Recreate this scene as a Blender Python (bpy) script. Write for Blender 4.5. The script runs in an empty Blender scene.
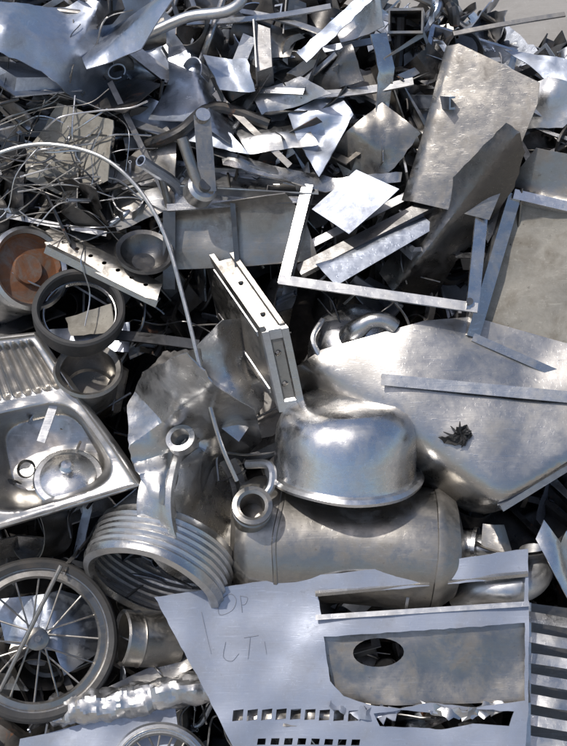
import bpy, math, random
import numpy as np
from math import radians, sin, cos, pi
from mathutils import Vector, Matrix, noise
from mathutils.geometry import delaunay_2d_cdt

# ---------------------------------------------------------------- setting
S = 0.33                 # metres per pile unit
P = radians(42)
D = 12.0
Z0 = 1.45
FR = Matrix.Translation((0, 0, Z0)) @ Matrix.Rotation(pi/2-P, 4, 'X') @ Matrix.Scale(S, 4)
FRn = np.array(FR)

def g(x, y, h=0.0):
    """site grid on the slope face (x across, y down, h out of the slope)"""
    return Vector(((x-283.5)/100.0, (373-y)/100.0, h))
def nudge(ob, dx, dy, dz=0, s=1.0):
    ob.location = Vector(ob.location)+FR.to_3x3()@Vector((dx/100, -dy/100, dz)); ob.scale = (s, s, s); return ob

# ---------------------------------------------------------------- materials
MATS = {}
def metal(name, col, rough=.35, dirt=.35, rust=0.0, metallic=1.0, bump=.2, scale=9, var=.25, fine=1.0, dirtcol=(.12,.098,.08)):
    m = bpy.data.materials.new(name); m.use_nodes = True
    nt = m.node_tree; N = nt.nodes; Lk = nt.links
    b = N['Principled BSDF']
    tc = N.new('ShaderNodeTexCoord')
    def noise_(sc, det, rg, vec=None, dist=0):
        n = N.new('ShaderNodeTexNoise'); n.inputs['Scale'].default_value = sc
        n.inputs['Detail'].default_value = det; n.inputs['Roughness'].default_value = rg
        n.inputs['Distortion'].default_value = dist
        Lk.new(vec or tc.outputs['Object'], n.inputs['Vector']); return n
    def ramp(src, a, bb, c0=(0,0,0,1), c1=(1,1,1,1)):
        r = N.new('ShaderNodeValToRGB'); r.color_ramp.elements[0].position = a; r.color_ramp.elements[1].position = bb
        r.color_ramp.elements[0].color = c0; r.color_ramp.elements[1].color = c1
        Lk.new(src, r.inputs[0]); return r
    def mix(f, a, bb, bt='MIX'):
        x = N.new('ShaderNodeMix'); x.data_type = 'RGBA'; x.blend_type = bt
        if isinstance(f, (int, float)): x.inputs[0].default_value = f
        else: Lk.new(f, x.inputs[0])
        for i, v in ((6, a), (7, bb)):
            if isinstance(v, tuple): x.inputs[i].default_value = (*v, 1)
            else: Lk.new(v, x.inputs[i])
        return x.outputs[2]
    def math_(op, a, bb):
        x = N.new('ShaderNodeMath'); x.operation = op
        for i, v in enumerate((a, bb)):
            if isinstance(v, (int, float)): x.inputs[i].default_value = v
            else: Lk.new(v, x.inputs[i])
        return x.outputs[0]
    def mapped(sc, rot):
        mp = N.new('ShaderNodeMapping'); mp.inputs['Scale'].default_value = sc; mp.inputs['Rotation'].default_value = rot
        Lk.new(tc.outputs['Object'], mp.inputs[0]); return mp.outputs[0]
    n1 = noise_(scale, 6, .65, dist=.4)
    n2 = noise_(scale*5, 5, .7)
    n3 = noise_(1.0, 3, .6, mapped((6, 260, 260), (.3, .4, .5)))
    s1 = ramp(noise_(1.0, 4, .7, mapped((5, 120, 120), (1.1, .2, -.7)), dist=.3).outputs[0], .60, .68).outputs[0]
    s2 = ramp(noise_(1.0, 4, .7, mapped((120, 7, 120), (.5, 1.0, .35)), dist=.3).outputs[0], .61, .68).outputs[0]
    scr = math_('MAXIMUM', s1, s2)
    smd = ramp(noise_(scale*2.2, 5, .75, dist=1.5).outputs[0], .42, .66).outputs[0]
    geo = N.new('ShaderNodeNewGeometry')
    isl = geo.outputs['Random Per Island']
    v = math_('ADD', math_('MULTIPLY', isl, var), 1-var*.5)
    vm = N.new('ShaderNodeVectorMath'); vm.operation = 'SCALE'; vm.inputs[0].default_value = col; Lk.new(v, vm.inputs['Scale'])
    c = vm.outputs[0]
    c = mix(math_('MULTIPLY', n3.outputs[0], .22*fine), c, tuple(x*.45 for x in col))
    c = mix(math_('MULTIPLY', smd, .28*fine), c, tuple(x*.55 for x in col))
    r1 = ramp(n1.outputs[0], .48, .72)
    dfac = math_('MULTIPLY', math_('MULTIPLY', r1.outputs[0], math_('ADD', n2.outputs[0], .35)), dirt)
    c = mix(dfac, c, dirtcol)
    met = math_('SUBTRACT', metallic, math_('MULTIPLY', dfac, .8*metallic))
    spots = ramp(n2.outputs[0], .64, .71)
    c = mix(math_('MULTIPLY', spots.outputs[0], .6*dirt), c, (.05, .042, .036))
    c = mix(math_('MULTIPLY', scr, .4*fine), c, tuple(min(1, x*1.3) for x in col))
    if rust > 0:
        nr = noise_(scale*1.3, 8, .75, dist=1)
        rr = ramp(nr.outputs[0], .62-rust*.35, .70-rust*.25)
        rc = mix(n2.outputs[0], (.30, .12, .045), (.11, .05, .03))
        c = mix(rr.outputs[0], c, rc)
        met = math_('MULTIPLY', met, math_('SUBTRACT', 1, math_('MULTIPLY', rr.outputs[0], .9)))
    Lk.new(c, b.inputs['Base Color'])
    Lk.new(met, b.inputs['Metallic'])
    rg = math_('ADD', math_('MULTIPLY', n2.outputs[0], .22), rough-.11)
    rg = math_('ADD', rg, math_('MULTIPLY', dfac, .4))
    rg = math_('ADD', rg, math_('MULTIPLY', smd, .10))
    rg = math_('SUBTRACT', rg, math_('MULTIPLY', scr, .08))
    rg = math_('ADD', rg, math_('MULTIPLY', math_('SUBTRACT', isl, .5), .12))
    Lk.new(rg, b.inputs['Roughness'])
    nb = noise_(scale*1.1, 2, .5)
    b1 = N.new('ShaderNodeBump'); b1.inputs['Strength'].default_value = bump; b1.inputs['Distance'].default_value = .02
    Lk.new(nb.outputs[0], b1.inputs['Height'])
    b2 = N.new('ShaderNodeBump'); b2.inputs['Strength'].default_value = .16*fine; b2.inputs['Distance'].default_value = .001
    Lk.new(math_('ADD', math_('ADD', n2.outputs[0], n3.outputs[0]), scr), b2.inputs['Height']); Lk.new(b1.outputs[0], b2.inputs['Normal'])
    Lk.new(b2.outputs[0], b.inputs['Normal'])
    MATS[name] = m
metal('steel', (.62, .615, .605), .29, .45)
metal('steel_hood', (.58, .56, .53), .32, .5, bump=.12, scale=5)
metal('steel_bright', (.76, .755, .75), .23, .35)
metal('steel_dark', (.20, .195, .19), .32, .5)
metal('steel_brown', (.40, .378, .345), .34, .7)
metal('steel_blue', (.54, .58, .65), .36, .35)
metal('galvanised', (.42, .45, .52), .44, .35, metallic=.6, bump=.1, scale=5)
metal('foil', (.62, .61, .60), .33, .4, bump=.3, scale=12)
metal('scrap_a', (.56, .55, .54), .30, .6, var=1.0)
metal('scrap_b', (.31, .295, .275), .36, .7, var=.9)
metal('scrap_c', (.60, .635, .70), .36, .4, var=.8)
metal('scrap_d', (.13, .125, .12), .42, .7, rust=.1, var=.7)  # dark scrap; colour also lowered to put shade into the gaps
metal('dusty', (.36, .335, .285), .75, .9, metallic=.15, scale=10, dirtcol=(.17,.145,.11), bump=.5)
metal('rusty', (.26, .20, .16), .7, .6, rust=.7, metallic=.4)
metal('grime_shade', (.025, .022, .02), .85, .5, metallic=.1, bump=.8)  # grimy mound, colour taken near black to paint in deep shade between pieces
metal('black', (.02, .02, .02), .55, .2, metallic=0)
metal('rubber', (.05, .048, .046), .55, .6, metallic=0)
metal('marker_ink', (.27, .29, .34), .6, .2, metallic=0)
metal('concrete', (.36, .335, .30), .9, .5, metallic=0, bump=.3, scale=1.5, var=0, dirtcol=(.22,.20,.17))

# ---------------------------------------------------------------- mesh tools
def thicken(V, F, t):
    V = np.asarray(V, float); n = np.zeros_like(V)
    for f in F:
        a = V[f[0]]; nn = np.cross(V[f[1]]-a, V[f[2]]-a)
        if len(f) == 4: nn = nn + np.cross(V[f[2]]-a, V[f[3]]-a)
        for i in f: n[i] += nn
    l = np.linalg.norm(n, axis=1); l[l < 1e-12] = 1; n /= l[:, None]
    k = len(V); V2 = np.vstack([V, V-n*t]); ec = {}
    for f in F:
        for a, b in zip(f, f[1:]+f[:1]): ec[(a, b)] = 1
    F2 = list(F)+[[i+k for i in reversed(f)] for f in F]
    for (a, b) in ec:
        if (b, a) not in ec: F2.append([b, a, a+k, b+k])
    return V2, F2

def make_obj(name, parts, sharp=32):
    V = []; F = []; MI = []; mats = []; off = 0
    for (v, f, m) in parts:
        v = np.asarray(v, float)
        if m not in mats: mats.append(m)
        mi = mats.index(m)
        V.append(v); F += [[i+off for i in q] for q in f]; MI += [mi]*len(f); off += len(v)
    V = np.vstack(V); V = V@FRn[:3, :3].T+FRn[:3, 3]
    c = V.mean(axis=0)
    me = bpy.data.meshes.new(name); me.from_pydata((V-c).tolist(), [], F); 
    for m in mats: me.materials.append(MATS[m])
    me.polygons.foreach_set('material_index', MI)
    me.polygons.foreach_set('use_smooth', [True]*len(F))
    me.validate(); me.update()
    me.set_sharp_from_angle(angle=radians(sharp))
    ob = bpy.data.objects.new(name, me); ob.location = c
    bpy.context.scene.collection.objects.link(ob)
    return ob

def pip(poly, X, Y):
    ins = np.zeros(X.shape, bool); n = len(poly)
    for i in range(n):
        x1, y1 = poly[i]; x2, y2 = poly[(i+1) % n]
        if y1 == y2: continue
        c = ((y1 > Y) != (y2 > Y)) & (X < (x2-x1)*(Y-y1)/(y2-y1)+x1)
        ins ^= c
    return ins

def densify(poly, sp, rag, rng):
    out = []
    for i in range(len(poly)):
        a = poly[i]; b = poly[(i+1) % len(poly)]
        L = math.hypot(b[0]-a[0], b[1]-a[1]); n = max(1, int(L/sp))
        for j in range(n):
            t = j/n; x = a[0]+(b[0]-a[0])*t; y = a[1]+(b[1]-a[1])*t
            if j and rag: x += rng.gauss(0, rag); y += rng.gauss(0, rag)
            out.append((x, y))
    return out

def crump(x, y, crumple, cs, seed):
    return noise.noise(Vector((x*cs/100, y*cs/100, seed*3.7)))*crumple+noise.noise(Vector((x*cs*2.7/100, y*cs*2.7/100, seed*1.7+9)))*crumple*.3

def sheet(outline, base=(0, 0, 0), folds=(), holes=(), sp=7, crumple=0.0, cs=2.0, seed=0, t=.012, mat='steel', hf=None, rag=0.0, ori=None):
    rng = random.Random(seed+17)
    o = densify(outline, sp, rag, rng)
    hs = [densify(h, sp, rag, rng) for h in holes]
    cx = sum(p[0] for p in outline)/len(outline); cy = sum(p[1] for p in outline)/len(outline)
    if ori: cx, cy = ori
    pts = []; edges = []
    for loop in [o]+hs:
        k = len(pts); pts += loop; edges += [(k+i, k+(i+1) % len(loop)) for i in range(len(loop))]
    xs = [p[0] for p in o]; ys = [p[1] for p in o]
    gx, gy = np.meshgrid(np.arange(min(xs), max(xs), sp), np.arange(min(ys), max(ys), sp))
    gx = gx.ravel()+np.array([rng.uniform(-.2, .2)*sp for _ in range(gx.size)]); gy = gy.ravel()+np.array([rng.uniform(-.2, .2)*sp for _ in range(gy.size)])
    ex = []
    for (a, b, k, s) in folds:
        L = math.hypot(b[0]-a[0], b[1]-a[1]); dx, dy = (b[0]-a[0])/L, (b[1]-a[1])/L
        for q in np.arange(-600, 600, sp*.6):
            ex.append((a[0]+dx*q, a[1]+dy*q))
    keep = pip(o, gx, gy)
    for h in hs: keep &= ~pip(h, gx, gy)
    allb = np.array(pts)
    def far(X, Y, d):
        if len(X) == 0: return np.zeros(0, bool)
        dd = ((X[:, None]-allb[None, :, 0])**2+(Y[:, None]-allb[None, :, 1])**2).min(axis=1)
        return dd > d*d
    keep &= far(gx, gy, sp*.45)
    cand = list(zip(gx[keep], gy[keep]))
    if ex:
        ex = np.array(ex); k2 = pip(o, ex[:, 0], ex[:, 1])
        for h in hs: k2 &= ~pip(h, ex[:, 0], ex[:, 1])
        k2 &= far(ex[:, 0], ex[:, 1], sp*.25)
        cand += [tuple(p) for p in ex[k2]]
    pts = pts+cand
    v2 = [Vector(((p[0]-283.5)/100, (373-p[1])/100)) for p in pts]
    ov, oe, of, _, _, _ = delaunay_2d_cdt(v2, edges, [], 0, 1e-5)
    A = np.array([(v.x, v.y) for v in ov]); PX = A[:, 0]*100+283.5; PY = 373-A[:, 1]*100
    F = [list(f) for f in of]
    C = np.array([[PX[f].mean(), PY[f].mean()] for f in F])
    k = pip(o, C[:, 0], C[:, 1])
    for h in hs: k &= ~pip(h, C[:, 0], C[:, 1])
    F = [f for f, kk in zip(F, k) if kk]
    H = base[0]+base[1]*(PX-cx)/100+base[2]*(PY-cy)/100
    for (a, b, kf, s) in folds:
        L = math.hypot(b[0]-a[0], b[1]-a[1]); nx, ny = (b[1]-a[1])/L, -(b[0]-a[0])/L
        d = ((PX-a[0])*nx+(PY-a[1])*ny)/100
        q = kf*.5*(d+np.sqrt(d*d+s*s)); H = H+q-np.median(q)
    if hf is not None: H = H+hf(PX, PY)
    if crumple:
        H = H+np.array([crump(x, y, crumple, cs, seed) for x, y in zip(PX, PY)])
    used = sorted({i for f in F for i in f}); mp = {u: i for i, u in enumerate(used)}
    V = np.column_stack([A, H])[used]; F = [[mp[i] for i in f] for f in F]
    if t: V, F = thicken(V, F, t)
    return (V, F, mat)

def frame(o, axis, xh=(1, 0, 0)):
    z = Vector(axis).normalized(); x = Vector(xh); x = (x-z*x.dot(z))
    if x.length < 1e-3: x = Vector((0, 1, 0))-z*z.y
    x.normalize(); y = z.cross(x)
    M = Matrix((x, y, z)).transposed().to_4x4(); M.translation = Vector(o); return M

def xf(V, M):
    A = np.array(M); return np.asarray(V, float)@A[:3, :3].T+A[:3, 3]

def lathe(prof, M, seg=56, t=0.02, mat='steel', dent=0.0, ds=1.5, seed=0, arc=1.0, fn=None):
    V = []; F = []; n = len(prof); closed = arc >= .999
    m = seg if closed else seg+1
    for j in range(m):
        a = 2*pi*arc*j/seg; ca, sa = cos(a), sin(a)
        for (r, z) in prof:
            rr = r
            if fn: rr = fn(r, z, a)
            V.append([rr*ca, rr*sa, z])
    for j in range(seg):
        j2 = (j+1) % m
        for i in range(n-1):
            F.append([j*n+i, j2*n+i, j2*n+i+1, j*n+i+1])
    V = np.array(V)
    if dent:
        V += np.array([noise.noise_vector(Vector(v)*ds+Vector((seed, seed*2, 0))) for v in V])*dent
    if t: V, F = thicken(V, F, t)
    return (xf(V, M), F, mat)

def crm(pts, n=8):
    P_ = [Vector(p) for p in pts]; P_ = [P_[0]*2-P_[1]]+P_+[P_[-1]*2-P_[-2]]; out = []
    for i in range(1, len(P_)-2):
        p0, p1, p2, p3 = P_[i-1:i+3]
        for j in range(n):
            t = j/n
            out.append(.5*((2*p1)+(p2-p0)*t+(2*p0-5*p1+4*p2-p3)*t*t+(3*p1-p0-3*p2+p3)*t**3))
    out.append(P_[-2]); return out

def tube(path, r, seg=10, mat='steel', hollow=0, cap=True, bumpy=0, seed=0):
    path = [Vector(p) for p in path]; n = len(path); V = []; F = []
    d = (path[1]-path[0]).normalized(); up = Vector((0, 0, 1)) if abs(d.z) < .9 else Vector((0, 1, 0))
    x = (up-d*up.dot(d)).normalized()
    for i in range(n):
        d = (path[min(i+1, n-1)]-path[max(i-1, 0)]).normalized()
        x = (x-d*x.dot(d)).normalized(); y = d.cross(x)
        rr = r[min(i, len(r)-1)] if isinstance(r, (list, tuple)) else r
        for j in range(seg):
            a = 2*pi*j/seg; q = rr
            if bumpy: q = rr*(1+bumpy*noise.noise(Vector((i*.22, cos(a)*1.2+seed, sin(a)*1.2)))+bumpy*.55*abs(noise.noise(Vector((i*.5, cos(a)*2.5+seed, sin(a)*2.5)))))
            V.append(path[i]+x*cos(a)*q+y*sin(a)*q)
    for i in range(n-1):
        for j in range(seg):
            F.append([i*seg+j, i*seg+(j+1) % seg, (i+1)*seg+(j+1) % seg, (i+1)*seg+j])
    V = np.array(V)
    if hollow: V, F = thicken(V, F, hollow)
    elif cap:
        F.append(list(range(seg))[::-1]); F.append([(n-1)*seg+j for j in range(seg)])
    return (V, F, mat)

def bar(p0, p1, prof, up=(0, 0, 1), mat='steel', n=1, sag=0):
    p0 = Vector(p0); p1 = Vector(p1); d = (p1-p0).normalized(); u = Vector(up); u = (u-d*u.dot(d)).normalized(); s = d.cross(u)
    V = []; F = []; k = len(prof)
    for i in range(n+1):
        c = p0.lerp(p1, i/n)+u*sag*sin(pi*i/n)
        for (a, b) in prof: V.append(c+s*a+u*b)
    for i in range(n):
        for j in range(k): F.append([i*k+j, i*k+(j+1) % k, (i+1)*k+(j+1) % k, (i+1)*k+j])
    F.append(list(range(k))[::-1]); F.append([n*k+j for j in range(k)])
    return (np.array(V), F, mat)
def Lp(w, t=.02, h=None):
    h = h or w; return [(-w/2, 0), (w/2, 0), (w/2, -t), (-w/2+t, -t), (-w/2+t, -h), (-w/2, -h)]
def Up(w, d, t=.02): return [(-w/2, -d), (-w/2, 0), (w/2, 0), (w/2, -d), (w/2-t, -d), (w/2-t, -t), (-w/2+t, -t), (-w/2+t, -d)]
def Fp(w, t=.02): return [(-w/2, -t/2), (w/2, -t/2), (w/2, t/2), (-w/2, t/2)]
def ell(cx, cy, rx, ry, n=20, rot=0):
    return [(cx+rx*cos(2*pi*i/n)*cos(rot)-ry*sin(2*pi*i/n)*sin(rot), cy+rx*cos(2*pi*i/n)*sin(rot)+ry*sin(2*pi*i/n)*cos(rot)) for i in range(n)]

# ---------------------------------------------------------------- ground + mound
def crest(x):
    xs = [-9, 0.5, 1.2, 1.7, 2.2, 2.8, 4, 9]; ys = [4.3, 4.2, 4.0, 3.75, 3.5, 3.3, 3.0, 3.0]
    return float(np.interp(x, xs, ys))
def sidef(x):
    t = min(1, max(0, (abs(x)-5.0)/4.0)); return 1-t*t*(3-2*t)
def surf(x, y):
    z = -1.0+.3*noise.noise(Vector((x*.9, y*.9, 3)))+.12*noise.noise(Vector((x*3, y*3, 7)))
    c = crest(x)
    if y > c-1.2: z -= .4*((y-c+1.2)/1.2)**2
    return z
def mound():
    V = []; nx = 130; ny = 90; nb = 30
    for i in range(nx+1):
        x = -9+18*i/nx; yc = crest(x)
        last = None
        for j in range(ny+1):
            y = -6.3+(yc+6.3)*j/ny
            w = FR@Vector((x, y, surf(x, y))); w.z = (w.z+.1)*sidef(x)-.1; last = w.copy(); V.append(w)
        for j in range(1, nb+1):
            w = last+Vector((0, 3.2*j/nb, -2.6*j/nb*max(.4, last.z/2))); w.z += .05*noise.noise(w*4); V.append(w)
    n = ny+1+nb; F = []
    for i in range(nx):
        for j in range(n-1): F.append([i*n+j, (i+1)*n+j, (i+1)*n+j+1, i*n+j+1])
    me = bpy.data.meshes.new('scrap_mound'); me.from_pydata(V, [], F); me.materials.append(MATS['grime_shade']); me.update()
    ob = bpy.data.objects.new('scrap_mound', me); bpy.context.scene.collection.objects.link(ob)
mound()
me = bpy.data.meshes.new('ground'); R = 400
me.from_pydata([(-R, -R, 0), (R, -R, 0), (R, R, 0), (-R, R, 0)], [], [[0, 1, 2, 3]]); me.materials.append(MATS['concrete'])
bpy.context.scene.collection.objects.link(bpy.data.objects.new('concrete_ground', me))

# ---------------------------------------------------------------- loose scrap
rng = random.Random(11)
def rot_fold(V, px, py, ang, th, r=.05):
    c, s = cos(ang), sin(ang)
    nx, ny = -s, c
    d = (V[:, 0]-px)*nx+(V[:, 1]-py)*ny
    L = r*abs(th)+1e-6
    a = np.clip(d/L, 0, 1)*th
    R_ = L/abs(th)
    sg = 1 if th > 0 else -1
    dd = np.where(d < 0, d, np.where(d < L, R_*np.sin(np.abs(a)), R_*sin(abs(th))+(d-L)*cos(th)))
    zz = np.where(d < 0, 0, np.where(d < L, sg*R_*(1-np.cos(a)), sg*R_*(1-cos(th))+(d-L)*sin(th)))
    z0 = V[:, 2]
    out = V.copy(); out[:, 0] = V[:, 0]+(dd-d)*nx; out[:, 1] = V[:, 1]+(dd-d)*ny; out[:, 2] = z0*np.where(d > 0, cos(th), 1)+zz
    return out
def frag_sheet(w, l, n=8):
    u = np.linspace(-.5, .5, n+1); X, Y = np.meshgrid(u, u); X = X.ravel(); Y = Y.ravel()
    c = [(rng.uniform(.6, 1.1), rng.uniform(.6, 1.1)) for _ in range(4)]
    wx = (1-(X+.5))*(1-(Y+.5)); w2 = (X+.5)*(1-(Y+.5)); w3 = (X+.5)*(Y+.5); w4 = (1-(X+.5))*(Y+.5)
    sx = wx*c[0][0]+w2*c[1][0]+w3*c[2][0]+w4*c[3][0]; sy = wx*c[0][1]+w2*c[1][1]+w3*c[2][1]+w4*c[3][1]
    sh = rng.uniform(-.4, .4)
    V = np.column_stack([X*w*sx+Y*l*sh*.4, Y*l*sy, np.zeros_like(X)])
    edge = (np.abs(np.abs(X)-.5) < 1e-6) | (np.abs(np.abs(Y)-.5) < 1e-6)
    rg = rng.choice([0, 0, .01, .02])
    V[:, :2] += np.where(edge[:, None], np.array([[rng.gauss(0, rg), rng.gauss(0, rg)] for _ in X]), 0)
    for _ in range(rng.choice([0, 1, 1, 2, 2, 3, 3])):
        V = rot_fold(V, rng.uniform(-.3, .3)*w, rng.uniform(-.3, .3)*l, rng.choice([0, pi/2, rng.uniform(0, pi), pi])+rng.gauss(0, .1), rng.choice([-1, 1])*rng.uniform(.3, 1.9), rng.choice([.03, .05, .15, .4]))
    if rng.random() < .6:
        am = rng.uniform(.02, .12); o = rng.random()*50
        V[:, 2] += np.array([noise.noise(Vector((x*2.5+o, y*2.5, o)))*am for x, y in V[:, :2]])
    F = [[j*(n+1)+i, j*(n+1)+i+1, (j+1)*(n+1)+i+1, (j+1)*(n+1)+i] for j in range(n) for i in range(n)]
    return thicken(V, F, rng.choice([.008, .012, .02]))
def frag_tray(w, l, h=None):
    h = h or rng.uniform(.08, .25); q = rng.uniform(.0, .05)
    V = []; F = []
    def ring(a, b, z): 
        k = len(V); V.extend([[-a, -b, z], [a, -b, z], [a, b, z], [-a, b, z]]); return k
    r0 = ring(w/2+.05, l/2+.05, 0); r1 = ring(w/2, l/2, 0); r2 = ring(w/2-q, l/2-q, -h)
    for a, b in ((r0, r1), (r1, r2)):
        for i in range(4): F.append([a+i, a+(i+1) % 4, b+(i+1) % 4, b+i])
    F.append([r2, r2+1, r2+2, r2+3])
    V = np.array(V, float)
    V += np.array([[rng.gauss(0, .02) for _ in range(3)] for _ in V])
    return thicken(V, F, .014)
def fragment(sc=1.0, thin=False):
    k = rng.random()
    if thin: k = rng.choice([.6, .6, .62, .75, .85, .85, .92])
    if k < .52:
        return frag_sheet(sc*rng.uniform(.3, 1.05), sc*rng.uniform(.4, 1.25))
    if k < .62:
        return frag_sheet(sc*rng.uniform(.05, .2), sc*rng.uniform(.6, 1.8), 8)
    if k < .71:
        return frag_tray(sc*rng.uniform(.3, .8), sc*rng.uniform(.5, 1.3))
    L = sc*rng.uniform(.5, 1.8)
    if k < .80:
        w = rng.uniform(.05, .13); pr = rng.choice([Lp(w), Up(w, w*.6), Up(w*1.3, w*.4)])
        v, f, _ = bar((0, -L/2, 0), (0, L/2, 0), pr, n=6, sag=rng.uniform(-.1, .1)); return v, f
    if k < .89:
        b = rng.uniform(-.6, .6)
        p = crm([(0, -L/2, 0), (b*.3, -L/5, rng.uniform(-.15, .15)), (b*.2, L/5, 0), (b, L/2, rng.uniform(-.2, .2))], 5)
        r = rng.choice([.012, .015, .02, .035, .06]); v, f, _ = tube(p, r, 10, hollow=r*.25); return v, f
    if k < .96:
        r = sc*rng.uniform(.12, .4); w = sc*rng.uniform(.2, .6)
        v, f, _ = lathe([(r, -w/2), (r*rng.uniform(.85, 1.1), 0), (r*rng.uniform(.8, 1.15), w/2)], Matrix.Identity(4), 20, .012, arc=rng.uniform(.3, .95), dent=.06, seed=rng.random()*30); return v, f
    r = sc*rng.uniform(.12, .3)
    v, f, _ = lathe([(.001, 0), (r*.8, .01), (r*.95, .05), (r, r*rng.uniform(.2, .8)), (r*1.08, r*.8)], Matrix.Identity(4), 28, .012, dent=.03, seed=rng.random()*30); return v, f
def scatter(name, count, x0, x1, y0, y1, zlo, zhi, sc, mats, dirbias=None, tilt=38, thin=False):
    parts = []
    for _ in range(count):
        x = rng.uniform(x0, x1); y = rng.uniform(y0, y1)
        if y > crest(x)+.05: y = crest(x)-abs(rng.gauss(0, .5))
        V, F = fragment(sc, thin)
        a = rng.uniform(0, 2*pi) if dirbias is None or rng.random() < .4 else rng.gauss(dirbias, .45)
        Rm = Matrix.Rotation(rng.gauss(0, radians(tilt)), 4, 'X') @ Matrix.Rotation(rng.gauss(0, radians(tilt)), 4, 'Y') @ Matrix.Rotation(a, 4, 'Z')
        z = surf(x, y)+rng.uniform(zlo, zhi)
        o = Vector((x, y, z))
        f = sidef(x)
        if f < 1:
            w = FR@o; w.z *= f; o = FR.inverted()@w
        parts.append((xf(V, Matrix.Translation(o)@Rm), F, rng.choice(mats)))
    make_obj(name, parts, 30)
MX = ['scrap_a', 'scrap_a', 'scrap_b', 'scrap_b', 'scrap_c', 'scrap_d', 'scrap_d', 'scrap_d']
MT = ['scrap_a', 'scrap_a', 'scrap_c', 'scrap_c', 'scrap_b', 'scrap_b', 'scrap_d', 'scrap_d']
scatter('scrap_metal_pile', 480, -3.3, 3.3, -4.4, 1.6, .0, .62, .85, MX, tilt=45)
scatter('scrap_metal_pile', 130, -3.3, 3.3, -4.0, 1.6, .2, .75, .7, MX, thin=True)
scatter('scrap_metal_pile', 420, -3.3, 3.3, 1.3, 4.3, .1, 1.0, .82, MT, dirbias=-1.1, tilt=46)
scatter('scrap_metal_pile', 230, -3.3, 3.3, 1.3, 4.2, .5, 1.15, .62, MT, dirbias=-1.0, thin=True)
scatter('scrap_metal_pile', 380, -7.5, -2.9, -5.6, 4.2, 0, .9, 1.1, MX)
scatter('scrap_metal_pile', 380, 2.9, 7.5, -5.6, 3.4, 0, .9, 1.1, MX)
scatter('scrap_metal_pile', 180, -3.5, 3.5, -6.0, -4.0, 0, .8, 1.1, MX)

# ---------------------------------------------------------------- hero objects
make_obj('crumpled_sheet_metal', [
    sheet([(-30, 30), (10, 18), (70, 8), (100, -6), (150, -8), (192, 32), (172, 62), (120, 88), (84, 108), (52, 84), (10, 70), (-30, 62)], (.25, 0, .15),
          [((60, -10), (95, 120), 1.2, .02), ((110, -10), (60, 110), -1.5, .02), ((120, 30), (200, 60), .9, .03), ((0, 45), (110, 60), -1.0, .03), ((150, -10), (120, 100), 1.2, .03), ((30, 0), (20, 90), -.9, .03)],
          sp=5, crumple=.14, cs=1.9, seed=3, mat='steel_blue', rag=.6)])
make_obj('crumpled_sheet_metal', [
    sheet([(70, 30), (112, 28), (190, 20), (150, 70), (95, 82)], (.5, .2, .3), [((85, 80), (180, 20), -1.4, .02), ((110, 20), (120, 90), .7, .03)], sp=6, crumple=.08, seed=5, mat='steel_blue')])
make_obj('crumpled_sheet_metal', [
    sheet([(168, 48), (200, 46), (238, 122), (232, 150), (200, 128), (150, 122), (170, 80)], (.2, .3, .2), [((185, 40), (220, 140), -1.5, .03)], sp=6, crumple=.1, seed=8, mat='steel_blue')])
make_obj('bent_pipe', [tube(crm([g(150, 40, .2), g(190, 26, .3), g(228, 22, .35), g(243, 8, .3), g(232, -6, .2), g(215, -10, 0)], 8), .055, 14, 'steel', hollow=.015)])

quads = [
 ([(62, 108), (118, 128), (112, 185), (70, 200), (30, 182), (28, 150)], (.05, .1, .1), 'dusty', [((40, 110), (110, 200), .5, .05)]),
 ([(150, 98), (232, 138), (250, 160), (165, 140), (128, 118)], (.05, .2, .3), 'steel_blue', []),
 ([(222, 158), (335, 182), (400, 176), (398, 186), (325, 196), (224, 168)], (.15, 0, .5), 'steel', []),
 ([(288, 118), (335, 92), (352, 120), (318, 182), (300, 150)], (.1, -.2, .1), 'steel_blue', [((335, 92), (310, 180), .8, .03)]),
 ([(330, 150), (380, 108), (417, 140), (392, 172), (352, 196)], (.15, .5, -.3), 'steel_brown', [((345, 130), (400, 180), -.5, .03)]),
 ([(368, 45), (384, 40), (392, 75), (386, 122), (374, 118), (376, 80)], (.2, -.6, 0), 'steel_bright', []),
 ([(296, 60), (376, -8), (386, -2), (306, 70)], (.25, .1, .1), 'steel_blue', []),
 ([(395, 60), (430, 35), (440, 40), (450, 80), (425, 85)], (-.1, .3, .1), 'steel_dark', [((440, 30), (430, 100), .9, .02)]),
 ([(505, 48), (567, 62), (600, 78), (600, 100), (550, 88)], (.0, .1, .3), 'steel_blue', []),
 ([(500, 95), (545, 80), (590, 100), (560, 130), (520, 128)], (.0, .4, -.1), 'steel', []),
 ([(250, 95), (300, 82), (330, 104), (262, 118)], (.1, .4, .1), 'steel', []),
 ([(240, 20), (300, 30), (290, 60), (250, 62)], (.0, .2, .1), 'steel_brown', [((250, 20), (290, 60), -.8, .02)]),
 ([(105, 172), (168, 128), (178, 140), (176, 210), (118, 232)], (.0, .3, .1), 'steel_brown', []),
 ([(40, 330), (130, 322), (130, 352), (55, 350)], (-.1, .1, .4), 'steel_blue', []),
 ([(66, 318), (112, 304), (116, 332), (72, 336)], (.0, .1, .1), 'dusty', []),
 ([(232, 128), (300, 118), (318, 150), (250, 158)], (.1, .1, .5), 'steel', [((240, 140), (310, 134), -1, .02)]),
 ([(300, 62), (350, 52), (362, 88), (310, 98)], (.05, .6, .1), 'steel_dark', []),
 ([(205, 62), (248, 68), (256, 100), (222, 98)], (.2, -.4, .3), 'steel_blue', [((225, 60), (240, 100), .9, .03)]),
 ([(330, 20), (376, 12), (380, 40), (340, 48)], (.1, .3, .4), 'steel', [((350, 10), (360, 50), .8, .03)]),
]
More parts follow.
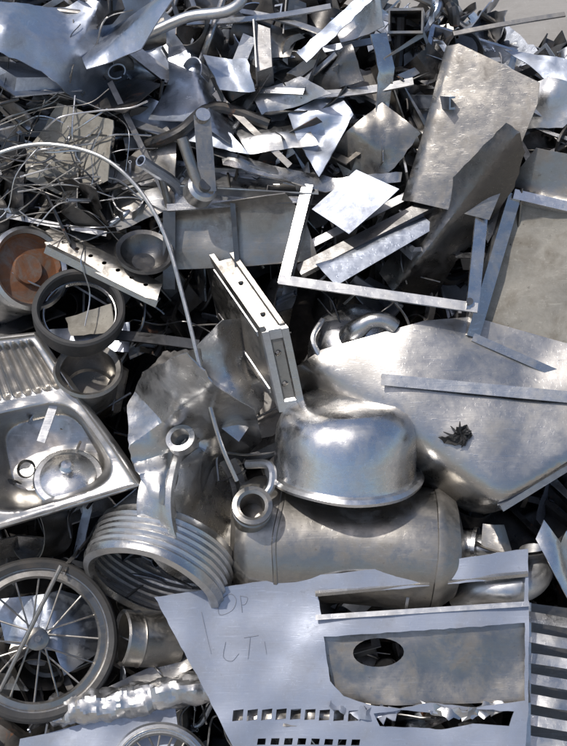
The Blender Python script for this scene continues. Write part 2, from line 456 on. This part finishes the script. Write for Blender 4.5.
for i, (o, b, m, fo) in enumerate(quads):
    make_obj('bent_steel_sheet', [sheet(o, (b[0]+.1, b[1], b[2]), fo, sp=6, crumple=.10, cs=2.6, seed=20+i, mat=m, rag=.4)])

# pressed trays and cabinet carcasses
for (x, y, h, ax, w, l, d, rz, m) in [(420, 92, .05, (.5, -.1, .8), .55, .9, .25, .5, 'steel_brown'), (268, 72, .1, (-.2, .4, .8), .9, .45, .2, -.3, 'steel'), (470, 52, .0, (.2, .5, .8), .8, .4, .2, -.25, 'steel_blue'),
                                    (338, 112, .0, (-.4, .2, .8), .5, .9, .3, .9, 'steel_dark'), (88, 232, .0, (.1, .5, .8), 1.0, .4, .2, -.4, 'steel_brown'), (245, 180, .12, (0, .75, .6), 1.3, .35, .3, -.12, 'steel'), (548, 118, -.1, (-.3, .4, .8), .6, .7, .2, .3, 'steel_brown')]:
    V, F = frag_tray(w, l, d); M_ = frame(g(x, y, h), ax)@Matrix.Rotation(rz, 4, 'Z')
    make_obj('steel_tray', [(xf(V, M_), F, m)])

bars = [((188, 28), (330, 12), .08, 'F'), ((250, 120), (335, 60), .06, 'F'), ((300, 100), (410, 88), .09, 'L'), ((215, 95), (290, 170), .06, 'F'),
        ((120, 120), (300, 182), .1, 'F'), ((262, 60), (390, 40), .07, 'L'), ((395, 70), (500, 60), .06, 'L'), ((450, 40), (560, 20), .05, 'L'),
        ((0, 215), (108, 235), .05, 'F'), ((112, 85), (176, 215), .06, 'F'), ((470, 80), (567, 130), .06, 'F'), ((250, 40), (220, 110), .1, 'U'),
        ((60, 205), (165, 175), .07, 'L'), ((118, 335), (200, 345), .12, 'L'), ((230, 10), (330, 40), .06, 'L')]
for i, (a, b, w, k) in enumerate(bars):
    pr = {'F': Fp(w, .015), 'L': Lp(w), 'U': Up(w*1.4, w)}[k]
    u = (rng.uniform(-.5, .5), rng.uniform(0, .8), 1)
    make_obj('steel_strip', [bar(g(*a, rng.uniform(0, .25)), g(*b, rng.uniform(0, .3)), pr, up=u, mat=rng.choice(['steel', 'steel_blue', 'steel_brown', 'steel_dark', 'steel']), n=8, sag=rng.uniform(-.06, .06))])

def box_tube(o, axis, w, h, L, t, mat, xh=(1, 0, 0)):
    M = frame(o, axis, xh); p = [(-w/2, -h/2), (w/2, -h/2), (w/2, h/2), (-w/2, h/2)]
    V = [[x, y, z] for z in (-L, -L/2, 0) for x, y in p]
    F = [[k*4+i, k*4+(i+1) % 4, k*4+4+(i+1) % 4, k*4+4+i] for k in range(2) for i in range(4)]
    V, F = thicken(V, F, t); return (xf(V, M), F, mat)
make_obj('square_steel_tube', [box_tube(g(403, 28, .25), (-.15, -.2, 1), .34, .24, .9, .03, 'steel_brown')])

make_obj('steel_plate', [sheet([(441, 56), (452, 56), (526, 98), (524, 118), (481, 226), (399, 204), (416, 150)], (.48, .22, -.02), [((405, 210), (448, 50), -1.2, .02)], sp=8, crumple=.05, cs=1, seed=2, mat='steel_brown', t=.025)])
make_obj('folded_sheet_metal', [sheet([(380, 272), (404, 232), (445, 186), (488, 143), (508, 168), (504, 196), (478, 236), (455, 262), (436, 298), (398, 300)], (.50, .6, -.25),
    [((395, 290), (498, 152), -2.5, .04), ((372, 265), (480, 140), 1.9, .05), ((430, 300), (508, 200), 1.5, .04)], sp=5, crumple=.10, cs=1.7, seed=31, mat='steel_dark', t=.02, rag=.6)])
fr = [bar(g(309, 184, .3), g(285, 282, .5), Lp(.11, .02), (-.3, 0, 1), 'steel'),
      bar(g(281, 278, .5), g(470, 306, .6), Lp(.1, .02), (0, .4, 1), 'steel'),
      bar(g(478, 208, .4), g(465, 308, .6), Lp(.13, .02), (.3, 0, 1), 'steel_bright'),
      bar(g(300, 268, .35), g(452, 190, .3), Up(.12, .08), (0, .5, 1), 'steel_dark'),
      bar(g(295, 250, .2), g(440, 176, .15), Lp(.08, .02), (0, .3, 1), 'steel'),
      sheet([(316, 262), (420, 212), (434, 226), (336, 284)], (.35, 0, .3), [((316, 268), (425, 216), -1, .02)], sp=8, seed=4, mat='steel_blue'),
      tube([g(462, 300, .60), g(462, 300, .63)], .035, 12, 'steel_dark')]
nudge(make_obj('angle_iron_frame', fr), -2, 5)
make_obj('bent_steel_sheet', [sheet([(311, 214), (322, 204), (354, 176), (394, 197), (376, 214), (346, 240)], (.45, .25, .25), [], sp=8, crumple=.05, seed=77, mat='galvanised')])

cd = [sheet([(514, 197), (567, 212), (650, 232), (650, 410), (567, 360), (470, 326)], (.3, .15, -.05), [], sp=10, crumple=.06, seed=9, mat='dusty', ori=(520, 280)),
      bar(g(511, 194, .38), g(470, 332, .38), Up(.13, .12), (.2, 0, 1), 'steel'),
      bar(g(509, 194, .42), g(650, 228, .48), Up(.1, .1), (0, .2, 1), 'steel_bright'),
      sheet([(480, 216), (531, 149), (567, 158), (650, 180), (650, 218), (567, 202), (515, 190), (486, 240)], (.3, .25, .3), [((500, 186), (650, 214), .6, .03)], sp=9, crumple=.05, seed=6, mat='steel_brown', ori=(540, 190)),
      bar(g(470, 332, .38), g(650, 412, .5), Lp(.08), (0, 0, 1), 'steel')]
nudge(make_obj('steel_cabinet_door', cd), -3, 6)

make_obj('steel_trough', [
    sheet([(166, 214), (240, 206), (285, 200), (302, 216), (318, 262), (240, 268), (172, 270)], (.2, .1, -.3), [((170, 222), (300, 206), 1.4, .02)], sp=8, crumple=.08, seed=12, mat='steel_brown'),
    sheet([(108, 158), (140, 160), (345, 190), (345, 208), (240, 207), (166, 214), (108, 182)], (.1, 0, .6), [((110, 168), (345, 200), -.8, .02)], sp=8, crumple=.05, seed=13, mat='steel'),
    bar(g(170, 212, .33), g(306, 203, .3), Lp(.08), (0, .5, 1), 'steel'),
    bar(g(234, 206, .35), g(238, 268, .18), Fp(.05, .04), (0, 0, 1), 'steel_dark'),
    bar(g(172, 215, .3), g(170, 290, .1), Lp(.12), (0, 0, 1), 'steel_dark')])
hb = [tube([g(203, 196, .62), g(186, 146, .72)], .055, 12, 'steel_brown'), bar(g(210, 195, .62), g(205, 124, .7), [(-.05, -.03), (.05, -.03), (.08, .03), (-.08, .03)], (0, 0, 1), 'steel_brown'),
      lathe([(.001, .1), (.12, .1), (.15, .07), (.15, -.07), (.12, -.1), (.001, -.1)], frame(g(202, 193, .55), (.4, .3, .8)), 32, 0, 'steel'),
      lathe([(.001, .14), (.06, .14), (.07, .11), (.07, .05)], frame(g(202, 193, .55), (.4, .3, .8)), 24, 0, 'steel_dark'),
      lathe([(.001, .05), (.07, .05), (.075, 0), (.07, -.06), (.001, -.06)], frame(g(205, 126, .7), (.2, .3, .8)), 24, 0, 'steel_bright')]
nudge(make_obj('hinge_bracket', hb), 2, 6)
ch = [sheet([(42, 234), (58, 226), (166, 286), (162, 303), (150, 300), (50, 250)], (.25, .1, .4), [((50, 230), (165, 292), -1, .02)], holes=[ell(66+i*14, 243+i*7.4, 2.6, 1.8, 8) for i in range(7)], sp=5, seed=1, mat='steel_brown'),
      bar(g(50, 252, .25), g(160, 306, .3), Lp(.08), (0, -.5, 1), 'steel')]
make_obj('perforated_channel', ch)
make_obj('metal_bowl', [lathe([(.001, -.16), (.12, -.15), (.2, -.09), (.245, 0), (.275, .01), (.28, -.01)], frame(g(148, 255, .3), (.15, .6, .78)), 40, .012, 'steel_dark')])
make_obj('drum_ring', [lathe([(.42, -.14), (.44, -.12), (.44, .08), (.42, .1), (.39, .1), (.375, .08), (.37, -.05)], frame(g(84, 312, .3), (.12, .42, .88)), 56, .012, 'rubber', dent=.03),
                       lathe([(.35, -.1), (.365, -.07), (.355, -.04)], frame(g(84, 312, .25), (.12, .42, .88)), 56, .01, 'steel')])
RD = frame(g(14, 275, .0), (.62, .12, .77))
make_obj('rusty_drum', [lathe([(.001, .30), (.14, .31), (.15, .27), (.28, .26), (.33, .27), (.36, .33)], RD, 48, .012, 'rusty'),
                        lathe([(.36, .34), (.39, .37), (.41, .35), (.39, .3), (.41, .22), (.39, .14), (.41, .06), (.39, -.05), (.41, -.3), (.41, -.7)], RD, 48, .012, 'steel')])
make_obj('cooking_pot', [lathe([(.001, -.4), (.24, -.4), (.27, -.36), (.28, 0), (.31, .02), (.32, 0)], frame(g(94, 370, .35), (.1, .55, .8)), 44, .014, 'steel_brown', dent=.02),
                         bar(g(62, 395, .25), g(48, 440, .35), Fp(.08, .02), (0, 0, 1), 'steel')])
nudge(make_obj('bent_rod', [tube(crm([g(-20, 168, .5), g(30, 152, .55), g(70, 152, .6), g(112, 166, .68), g(145, 196, .72), g(170, 240, .8), (g(188, 300, .9)), g(206, 370, 1.0), g(222, 430, .98), g(237, 468, .85)], 10), .020, 8, 'steel')]), 3, 5)
wt = []
for i in range(40):
    x, y = rng.uniform(-30, 60), rng.uniform(95, 235); pts = []
    a = rng.uniform(-.8, .8)
    for k in range(5):
        pts.append(g(x, y, rng.uniform(.1, .45))); x += cos(a)*rng.uniform(14, 38); y += sin(a)*rng.uniform(14, 38); a += rng.gauss(0, .45)
    wt.append(tube(crm(pts, 6), rng.choice([.005, .007, .010]), 6, rng.choice(['steel', 'steel_dark', 'steel_brown', 'steel_bright'])))
for i in range(22):
    x, y = rng.uniform(170, 240), rng.uniform(660, 730); pts = []; a = rng.uniform(0, 6)
    for k in range(5):
        pts.append(g(x, y, rng.uniform(-.1, .2))); x += cos(a)*18; y += sin(a)*18; a += rng.gauss(0, .8)
    wt.append(tube(crm(pts, 6), .01, 6, 'steel'))
for i in range(26):
    x, y = rng.uniform(60, 520), rng.uniform(60, 460); pts = []; a = rng.uniform(0, 6)
    for k in range(5):
        pts.append(g(x, y, rng.uniform(-.1, .2))); x += cos(a)*26; y += sin(a)*26; a += rng.gauss(0, .5)
    wt.append(tube(crm(pts, 6), rng.choice([.008, .014]), 6, rng.choice(['steel_brown', 'steel_dark'])))
make_obj('wire_tangle', wt)

def boxv(o, A, B, C, mat, bev=.0):
    o = np.array(o); A = np.array(A); B = np.array(B); C = np.array(C)
    V = [o, o+A, o+A+B, o+B, o+C, o+A+C, o+A+B+C, o+B+C]
    F = [[0, 1, 2, 3], [7, 6, 5, 4], [0, 4, 5, 1], [1, 5, 6, 2], [2, 6, 7, 3], [3, 7, 4, 0]]
    return (np.array(V), F, mat)
A = Vector((.62, -.90, .55)); B = Vector((.16, -.74, -.25)); C = Vector((.22, .04, .05))
o = g(206, 252, -.02)
dp = [boxv(o, A, B, C, 'steel_brown'),
      boxv(o+C*.0-B*.06+Vector((-.01, .0, .02)), A*1.01, B*.10, C*.22, 'steel_brown'),
      boxv(o+C*.82-B*.06, A*1.01, B*.10, C*.22, 'steel_brown'),
      boxv(o+A*1.0+C*-.05-B*.03, A*.04, B*1.04, C*.3, 'steel'),
      boxv(o+A*1.0+C*.8-B*.03, A*.04, B*1.04, C*.3, 'steel'),
      boxv(o+A*1.0+C*.1-B*.03, A*.03, B*.12, C*.8, 'steel'),
      boxv(o+A*1.0+C*.1+B*.9, A*.03, B*.12, C*.8, 'steel'),
      boxv(o+A*.08+B*.1-C*.06, A*.84, B*.06, C*.06, 'steel'),
      boxv(o+A*.08+B*.84-C*.06, A*.84, B*.06, C*.06, 'steel')]
for k in (.3, .7):
    dp.append(tube([o+A*1.0+B*k+C*.5, o+A*1.02+B*k+C*.5], .03, 12, 'steel_dark'))
for k in (.15, .5, .85):
    dp.append(tube([o+A*k+C*.5-B*.01, o+A*k+C*.5-B*.03], .025, 10, 'steel_dark'))
nudge(make_obj('steel_door_panel', dp, 25), -6, -9)

# crumpled tank shell
make_obj('crumpled_tank_shell', [
    sheet([(196, 352), (225, 322), (250, 318), (266, 345), (264, 405), (240, 440), (215, 420), (205, 390)], (.25, .6, .1), [((215, 320), (240, 430), -1.8, .12), ((200, 400), (260, 350), .9, .02)], sp=5, crumple=.16, cs=2, seed=41, mat='steel'),
    sheet([(133, 404), (150, 372), (200, 356), (225, 385), (256, 408), (262, 440), (236, 470), (230, 498), (190, 508), (160, 488), (140, 455)], (.40, 0, .1),
          [((140, 440), (225, 380), -1.7, .02), ((180, 350), (170, 500), -1.4, .05), ((200, 440), (262, 420), 1.9, .015), ((150, 400), (250, 490), 1.5, .015), ((230, 380), (190, 500), -1.6, .02), ((135, 470), (240, 450), -1.2, .02), ((150, 370), (240, 440), 1.0, .01), ((205, 350), (215, 500), .9, .01)], sp=5, crumple=.16, cs=1.8, seed=44, mat='steel', rag=.5),
    sheet([(150, 372), (165, 352), (205, 350), (212, 380), (195, 400), (160, 402)], (.6, .2, .2), [((160, 395), (210, 360), -1, .03), ((170, 350), (190, 400), .9, .02)], sp=4, crumple=.08, cs=3, seed=46, mat='steel_brown', rag=.8),
    ], 22)
# kettle
K = frame(g(356, 342, -.12), (.1, .55, .83))
make_obj('kettle', [lathe([(.43, -.5), (.46, -.2), (.45, 0), (.38, .14), (.26, .22), (.12, .25), (.001, .26)], K, 48, .014, 'steel_bright'),
                    tube(crm([g(350, 338, .12), g(356, 330, .26), g(368, 322, .33), g(382, 322, .33), g(392, 328, .30)], 6), [.13, .13, .125, .12, .115, .11, .105, .10, .095, .09, .085, .08], 16, 'steel', hollow=.012),
                    tube(crm([g(322, 320, .1), g(312, 340, .2), g(322, 362, .2)], 6), .03, 8, 'steel')])

# big stainless hood
def hoodf(X, Y):
    return .03*np.sin(X/48.)*np.cos(Y/55.)
nudge(make_obj('stainless_hood', [
    sheet([(302, 384), (306, 366), (330, 350), (430, 322), (478, 318), (567, 344), (650, 366), (650, 416), (574, 458), (496, 516), (476, 512), (394, 462), (316, 404)], (.54, 0, .18),
          [((488, 494), (310, 366), -3.2, .10), ((650, 404), (490, 499), -2.6, .03), ((306, 368), (332, 350), -1.0, .1), ((440, 470), (600, 360), -.10, .03)], sp=6, crumple=.08, cs=.8, seed=50, mat='steel_hood', t=.02, hf=hoodf, ori=(430, 410)),
    bar(g(386, 379, .53), g(650, 404, .60), Lp(.11, .02), (0, .15, 1), 'steel'),
    bar(g(500, 502, .60), g(650, 412, .48), Up(.07, .16), (0.3, -.3, 1), 'steel_blue'),
    bar(g(498, 503, .40), g(650, 420, .30), Fp(.32, .015), (.4, -.9, .3), 'steel')]), -9, 0)
sp_ = []
for i in range(10):
    a = i*2*pi/10+rng.uniform(-.3, .3); L = rng.uniform(7, 20)
    sp_.append(tube(crm([g(452, 431, .60), g(452+cos(a)*L*.5, 431+sin(a)*L*.5, .70), g(452+cos(a+.25)*L, 431+sin(a+.25)*L, rng.uniform(.60, .70))], 4), [.03, .026, .022, .018, .014, .011, .009, .007, .004], 6, 'black'))
sp_.append(sheet([(446, 424), (458, 422), (462, 432), (455, 442), (436, 440), (430, 434), (444, 432)], (.66, 0, 0), [], sp=3, crumple=.12, cs=9, seed=5, mat='black', rag=.5))
make_obj('torn_rubber_grommet', sp_)

def potr(r, z, a): return r*(1+.012*sin(3*a))
nudge(make_obj('upturned_cooking_pot', [lathe([(.77, -.03), (.78, .0), (.75, .03), (.70, .035), (.69, .07), (.685, .30), (.67, .46), (.635, .58), (.57, .67), (.47, .72), (.45, .73), (.2, .745), (.001, .75)], frame(g(344, 476, .18), (.03, .95, .30)), 72, .014, 'steel_bright', dent=.04, ds=1.7, fn=potr)]), 0, -5)
T = frame(g(345, 543, -.05), (1, -.07, .05), (0, 1, 0))
make_obj('steel_tank', [
    lathe([(.001, -1.16), (.3, -1.14), (.5, -1.06), (.58, -.96), (.60, -.9), (.60, -.68), (.612, -.67), (.612, -.64), (.60, -.63), (.60, -.3), (.60, 0), (.60, .3), (.60, .6), (.60, .85), (.612, .86), (.612, .9), (.59, .95), (.5, 1.08), (.3, 1.15), (.001, 1.17)], T, 72, 0, 'steel_brown', dent=.06, ds=1.6),
    lathe([(.17, -.4), (.17, .08), (.19, .09), (.19, .14), (.175, .15), (.175, .19), (.19, .2), (.19, .25), (.15, .26), (.12, .24), (.12, -.2)], frame(g(253, 508, .48), (.05, .42, .9)), 40, 0, 'steel_brown'),
    lathe([(.001, -.2), (.118, -.19)], frame(g(253, 508, .48), (.05, .42, .9)), 40, 0, 'grime_shade'),
    lathe([(.16, -.3), (.16, .05), (.2, .06), (.2, .1), (.13, .11), (.13, .3), (.1, .31), (.1, 0)], frame(g(466, 545, .1), (1, -.05, .35)), 36, 0, 'steel'),
    tube(crm([g(248, 462, .3), g(270, 462, .45), g(272, 480, .5), g(262, 494, .5)], 5), .045, 10, 'steel'),
])
T2 = frame(g(203, 502, .22), (.85, .12, .5), (0, 1, 0))
make_obj('drum_lid', [lathe([(.001, .02), (.50, .02), (.54, .05), (.60, .06), (.64, .1), (.68, .1), (.69, .06), (.67, 0), (.67, -.22), (.69, -.26)], T2, 64, .014, 'steel', dent=.05)])
make_obj('pipe_flange', [lathe([(.14, -.05), (.14, .05), (.09, .06), (.09, -.05)], frame(g(188, 436, .75), (-.2, .5, .8)), 30, 0, 'steel')])
pr = [(.60, .2), (.64, .24), (.69, .22)]
for k in range(6): pr += [(.695, .18-k*.07), (.712, .16-k*.07), (.695, .14-k*.07)]
pr += [(.69, -.27), (.64, -.30), (.60, -.28)]
make_obj('washing_machine_drum', [lathe(pr, frame(g(161, 562, .25), (-.28, -.76, .56), (0, 0, 1)), 96, .014, 'steel', dent=.03, fn=lambda r, z, a: r*(1+.006*sin(48*a)))])

def sink():
    n = 150; TL, TR, BR, BL = (-75, 352), (36, 340), (148, 489), (-70, 556)
    u, v = np.meshgrid(np.linspace(0, 1, n+1), np.linspace(0, 1, n+1)); u = u.ravel(); v = v.ravel()
    X = (1-u)*(1-v)*TL[0]+u*(1-v)*TR[0]+u*v*BR[0]+(1-u)*v*BL[0]
    Y = (1-u)*(1-v)*TL[1]+u*(1-v)*TR[1]+u*v*BR[1]+(1-u)*v*BL[1]
    H = .42+.0008*(X-50)+.0014*(Y-450)
    bu = (u-.625)/.315; bv = (v-.68)/.265
    r = (np.abs(bu)**4+np.abs(bv)**4)**.25
    s = np.clip((1.0-r)/.30, 0, 1); s = s*s*(3-2*s)
    H -= .55*s
    m = np.clip((.36-v)/.03, 0, 1)*np.clip((v-.05)/.03, 0, 1)*np.clip((.93-u)/.03, 0, 1)
    H += m*(-.05+.035*np.cos(u*2*pi*15))
    e = np.minimum(np.minimum(1-u, 1-v), v)
    H += .035*np.exp(-((e-.018)/.01)**2)
    H -= .12*np.clip((.006-e)/.006, 0, 1)
    H += np.array([.07*noise.noise(Vector((x/60, y/60, 4)))+.012*noise.noise(Vector((x/14, y/14, 8))) for x, y in zip(X, Y)])
    V = np.column_stack([(X-283.5)/100, (373-Y)/100, H])
    N_ = n+1; F = [[j*N_+i, (j+1)*N_+i, (j+1)*N_+i+1, j*N_+i+1] for j in range(n) for i in range(n)]
    V, F = thicken(V, F, .014); return (V, F, 'steel_hood')
nudge(make_obj('kitchen_sink', [sink(),
    lathe([(.001, .0), (.07, .0), (.09, .02), (.1, .0)], frame(g(20, 478, -.12), (0, .2, 1)), 24, 0, 'steel_dark')]), 4, -8)
LD = frame(g(72, 476, .2), (.05, .62, .78))
make_obj('pot_lid', [lathe([(.34, -.02), (.345, .0), (.33, .015), (.28, .02), (.27, .045), (.2, .09), (.1, .11), (.001, .12)], LD, 56, .01, 'steel_bright'),
                     lathe([(.001, .24), (.05, .235), (.075, .205), (.07, .175), (.03, .16), (.03, .11)], LD, 28, 0, 'steel_bright')])

def wheel(name, c, R_, axis, ns=28, m='steel', rimw=.13, tyre=None, sr=.011):
    M = frame(c, axis); k = .09 if tyre else .05
    ps = [
        lathe([(R_-.05, -.075), (R_-.01, -.06), (R_+.012, 0), (R_-.01, .06), (R_-.04, .08), (R_-k, .065), (R_-k-.005, .03)], M, 96, .012, tyre or m, dent=.02),
        lathe([(R_-k+.005, .055), (R_-k-.015, .05), (R_-k-.02, .03), (R_-rimw, .045), (R_-rimw-.02, .02), (R_-rimw-.02, -.03), (R_-.08, -.05), (R_-.05, -.06)], M, 96, 0, m, dent=.02),
        lathe([(.001, .16), (.03, .16), (.03, .12), (.07, .12), (.11, .1), (.11, .07), (.06, .06), (.06, -.06), (.11, -.07), (.11, -.1), (.001, -.1)], M, 32, 0, m)]
    for i in range(ns):
        a = 2*pi*i/ns; s = 1 if i % 2 else -1; b = a+.45*(1 if i % 4 < 2 else -1)
        p = [M@Vector((.1*cos(b), .1*sin(b), .085*s)), M@Vector(((R_-rimw)*cos(a), (R_-rimw)*sin(a), 0))]
        ps.append(tube(p, sr, 6, 'steel_brown'))
    return make_obj(name, ps)
nudge(wheel('spoked_wheel', g(38, 640, .35), .78, (.25, .2, .95), 16, 'steel_brown', .17, 'rubber', .010), 6, -9)
nudge(wheel('spoked_wheel', g(166, 768, .62), .50, (.0, .25, .95), 20, 'steel', .09), 0, -12)
make_obj('steel_rod', [tube([g(72, 556, .58), g(4, 694, .52)], .022, 8, 'steel_brown')])
make_obj('crumpled_sheet_metal', [sheet([(-5, 600), (60, 590), (98, 606), (104, 650), (70, 668), (60, 645), (8, 640)], (.18, .2, .2), [((50, 590), (70, 665), -1.2, .03)], sp=6, crumple=.1, seed=71, mat='steel_blue')])
make_obj('steel_can', [lathe([(.001, -.3), (.26, -.3), (.28, -.28), (.28, .1), (.29, .12), (.28, .14), (.28, .28), (.26, .3), (.24, .27)], frame(g(150, 636, .1), (-.9, .1, .4)), 44, .012, 'steel_brown', dent=.04)])
make_obj('foil_wrapped_pipe', [tube(crm([g(60, 702, .3), g(90, 697, .35), g(130, 692, .35), g(170, 684, .35), g(216, 678, .3)], 16), .15, 36, 'foil', bumpy=.28)], 20)
make_obj('galvanised_sheet', [sheet([(28, 728), (150, 700), (178, 698), (182, 725), (150, 780), (20, 780)], (.38, 0, .1), [], sp=8, crumple=.05, seed=72, mat='galvanised')])
make_obj('bent_steel_sheet', [sheet([(112, 680), (160, 660), (195, 645), (200, 660), (140, 690)], (.2, 0, .3), [], sp=6, crumple=.12, seed=73, mat='steel_dark')])

# front panel
slots = [[(238+i*14, 708), (248+i*14, 707), (247+i*14, 717), (237+i*14, 718)] for i in range(9)]
slots2 = [[(262+i*13, 735), (270+i*13, 735), (269+i*13, 741), (261+i*13, 741)] for i in range(8)]
def ph(x, y): return .60+.02*(x-345)/100+.10*(y-660)/100+crump(x, y, .10, .9, 80)
def scrib(pts): return tube(crm([g(x, y, ph(x, y)+.002) for x, y in pts], 5), .0045, 5, 'marker_ink')
scr_ = [scrib([(222, 606), (234, 598), (240, 604), (236, 614), (224, 618), (222, 606)]), scrib([(244, 600), (246, 616)]), scrib([(244, 600), (251, 602), (249, 608), (245, 609)]),
        scrib([(230, 644), (228, 658), (236, 662), (243, 655)]), scrib([(248, 640), (262, 638)]), scrib([(254, 640), (252, 660)]), scrib([(268, 644), (270, 656)]),
        scrib([(206, 615), (212, 640), (216, 655)])]
fp = [sheet([(160, 600), (300, 582), (430, 566), (527, 553), (526, 630), (524, 700), (520, 746), (520, 810), (268, 810), (240, 746), (205, 680)], (.60, .02, .10), [],
            holes=[[(320, 599), (524, 580), (522, 606), (324, 619)], [(326, 638), (522, 624), (521, 698), (470, 705), (430, 701), (400, 706), (370, 702), (345, 694), (332, 680)], [(374, 710), (400, 707), (440, 712), (470, 706), (510, 708), (505, 722), (470, 720), (440, 726), (380, 722)]]+slots+slots2,
            sp=6, crumple=.10, cs=.9, seed=80, mat='galvanised', t=.02, rag=.25, ori=(345, 660)),
      sheet([(322, 634), (524, 618), (528, 702), (340, 706)], (.50, .02, .10), [], holes=[ell(380, 655, 25, 14, 24, -.05)], sp=8, crumple=.05, seed=81, mat='steel_brown', ori=(345, 660)),
      bar(g(318, 619, .58), g(526, 605, .61), Lp(.05, .02), (0, .3, 1), 'steel'),
      bar(g(318, 598, .54), g(526, 578, .56), Lp(.04, .02), (0, -.6, 1), 'steel'),
      bar(g(412, 590, .4), g(408, 614, .4), Fp(.03, .02), (0, 0, 1), 'steel_brown'),
      sheet([(330, 690), (350, 700), (372, 704), (400, 708), (395, 716), (360, 716), (335, 706)], (.66, 0, .3), [], sp=4, crumple=.15, cs=5, seed=83, mat='galvanised', rag=1.5),
      sheet([(420, 700), (450, 706), (500, 700), (515, 708), (470, 716), (430, 712)], (.66, 0, .3), [], sp=4, crumple=.15, cs=5, seed=85, mat='steel', rag=1.5),
      sheet([(228, 704), (300, 702), (372, 704), (378, 730), (330, 724), (238, 724)], (.55, 0, .3), [], sp=5, crumple=.12, cs=5, seed=84, mat='steel_brown')]+scr_
nudge(make_obj('galvanised_panel', fp), -5, -15, 0, .975)

gr = []
for i in range(9):
    y = 604+i*20
    gr.append(sheet([(520, y), (560, y+6), (640, y+14), (640, y+24), (560, y+15), (520, y+9)], (.4, 0, .6), [], sp=6, seed=90+i, mat='steel', ori=(560, y+8), crumple=.05))
gr.append(bar(g(521, 596, .35), g(518, 800, .45), Lp(.06), (0, 0, 1), 'steel'))
gr.append(sheet([(518, 600), (640, 616), (640, 800), (518, 800)], (.15, 0, .05), [], sp=14, seed=99, mat='steel_dark'))
make_obj('vent_grille', gr)
make_obj('elbow_pipe', [tube(crm([g(462, 600, .0), g(480, 584, .25), g(505, 582, .32), g(528, 572, .25), g(534, 550, .1)], 8), .17, 24, 'steel', hollow=.02)])
make_obj('curled_sheet_metal', [sheet([(522, 530), (530, 512), (548, 535), (570, 510), (620, 500), (620, 590), (556, 594), (540, 565)], (.35, .2, .1), [((534, 510), (556, 590), -2.0, .08), ((550, 520), (580, 590), 2.2, .06), ((575, 510), (600, 590), -2, .1)], sp=5, crumple=.1, seed=94, mat='steel_bright')])
make_obj('steel_basin', [lathe([(.001, -.35), (.5, -.34), (.62, -.25), (.68, 0), (.72, .01)], frame(g(520, 505, -.1), (-.1, .75, .6)), 48, .014, 'steel_dark')])
make_obj('steel_bracket', [sheet([(478, 520), (500, 522), (506, 548), (492, 552), (476, 540)], (.35, .5, .1), [((485, 518), (500, 552), -1.5, .02)], sp=5, seed=95, mat='steel_brown')])

# ---------------------------------------------------------------- light, sky, camera
to_sun = Vector((-.38, -.12, .92)).normalized()
el = math.asin(to_sun.z); az = math.atan2(to_sun.x, to_sun.y)
sun = bpy.data.lights.new('sun', 'SUN'); sun.energy = 2.9; sun.angle = radians(1.0); sun.color = (1, .96, .91)
so = bpy.data.objects.new('sun', sun); so.rotation_euler = to_sun.to_track_quat('Z', 'Y').to_euler(); so.location = (-4, -4, 8)
bpy.context.scene.collection.objects.link(so)
w = bpy.data.worlds.new('World'); bpy.context.scene.world = w; w.use_nodes = True
nt = w.node_tree; sk = nt.nodes.new('ShaderNodeTexSky'); sk.sky_type = 'NISHITA'; sk.sun_disc = False
sk.sun_elevation = el; sk.sun_rotation = az; sk.air_density = 1.0; sk.dust_density = 2.0
nt.links.new(sk.outputs[0], nt.nodes['Background'].inputs[0]); nt.nodes['Background'].inputs[1].default_value = .125
cam = bpy.data.cameras.new('camera'); co = bpy.data.objects.new('camera', cam)
cam.sensor_fit = 'VERTICAL'; cam.angle = 2*math.atan(3.73/D); cam.clip_end = 2000; cam.clip_start = .05
co.location = FR@Vector((0, 0, D)); co.rotation_euler = (pi/2-P, 0, 0)
bpy.context.scene.collection.objects.link(co); bpy.context.scene.camera = co
sc = bpy.context.scene; sc.view_settings.view_transform = 'Standard'; sc.view_settings.look = 'None'; sc.view_settings.exposure = 0
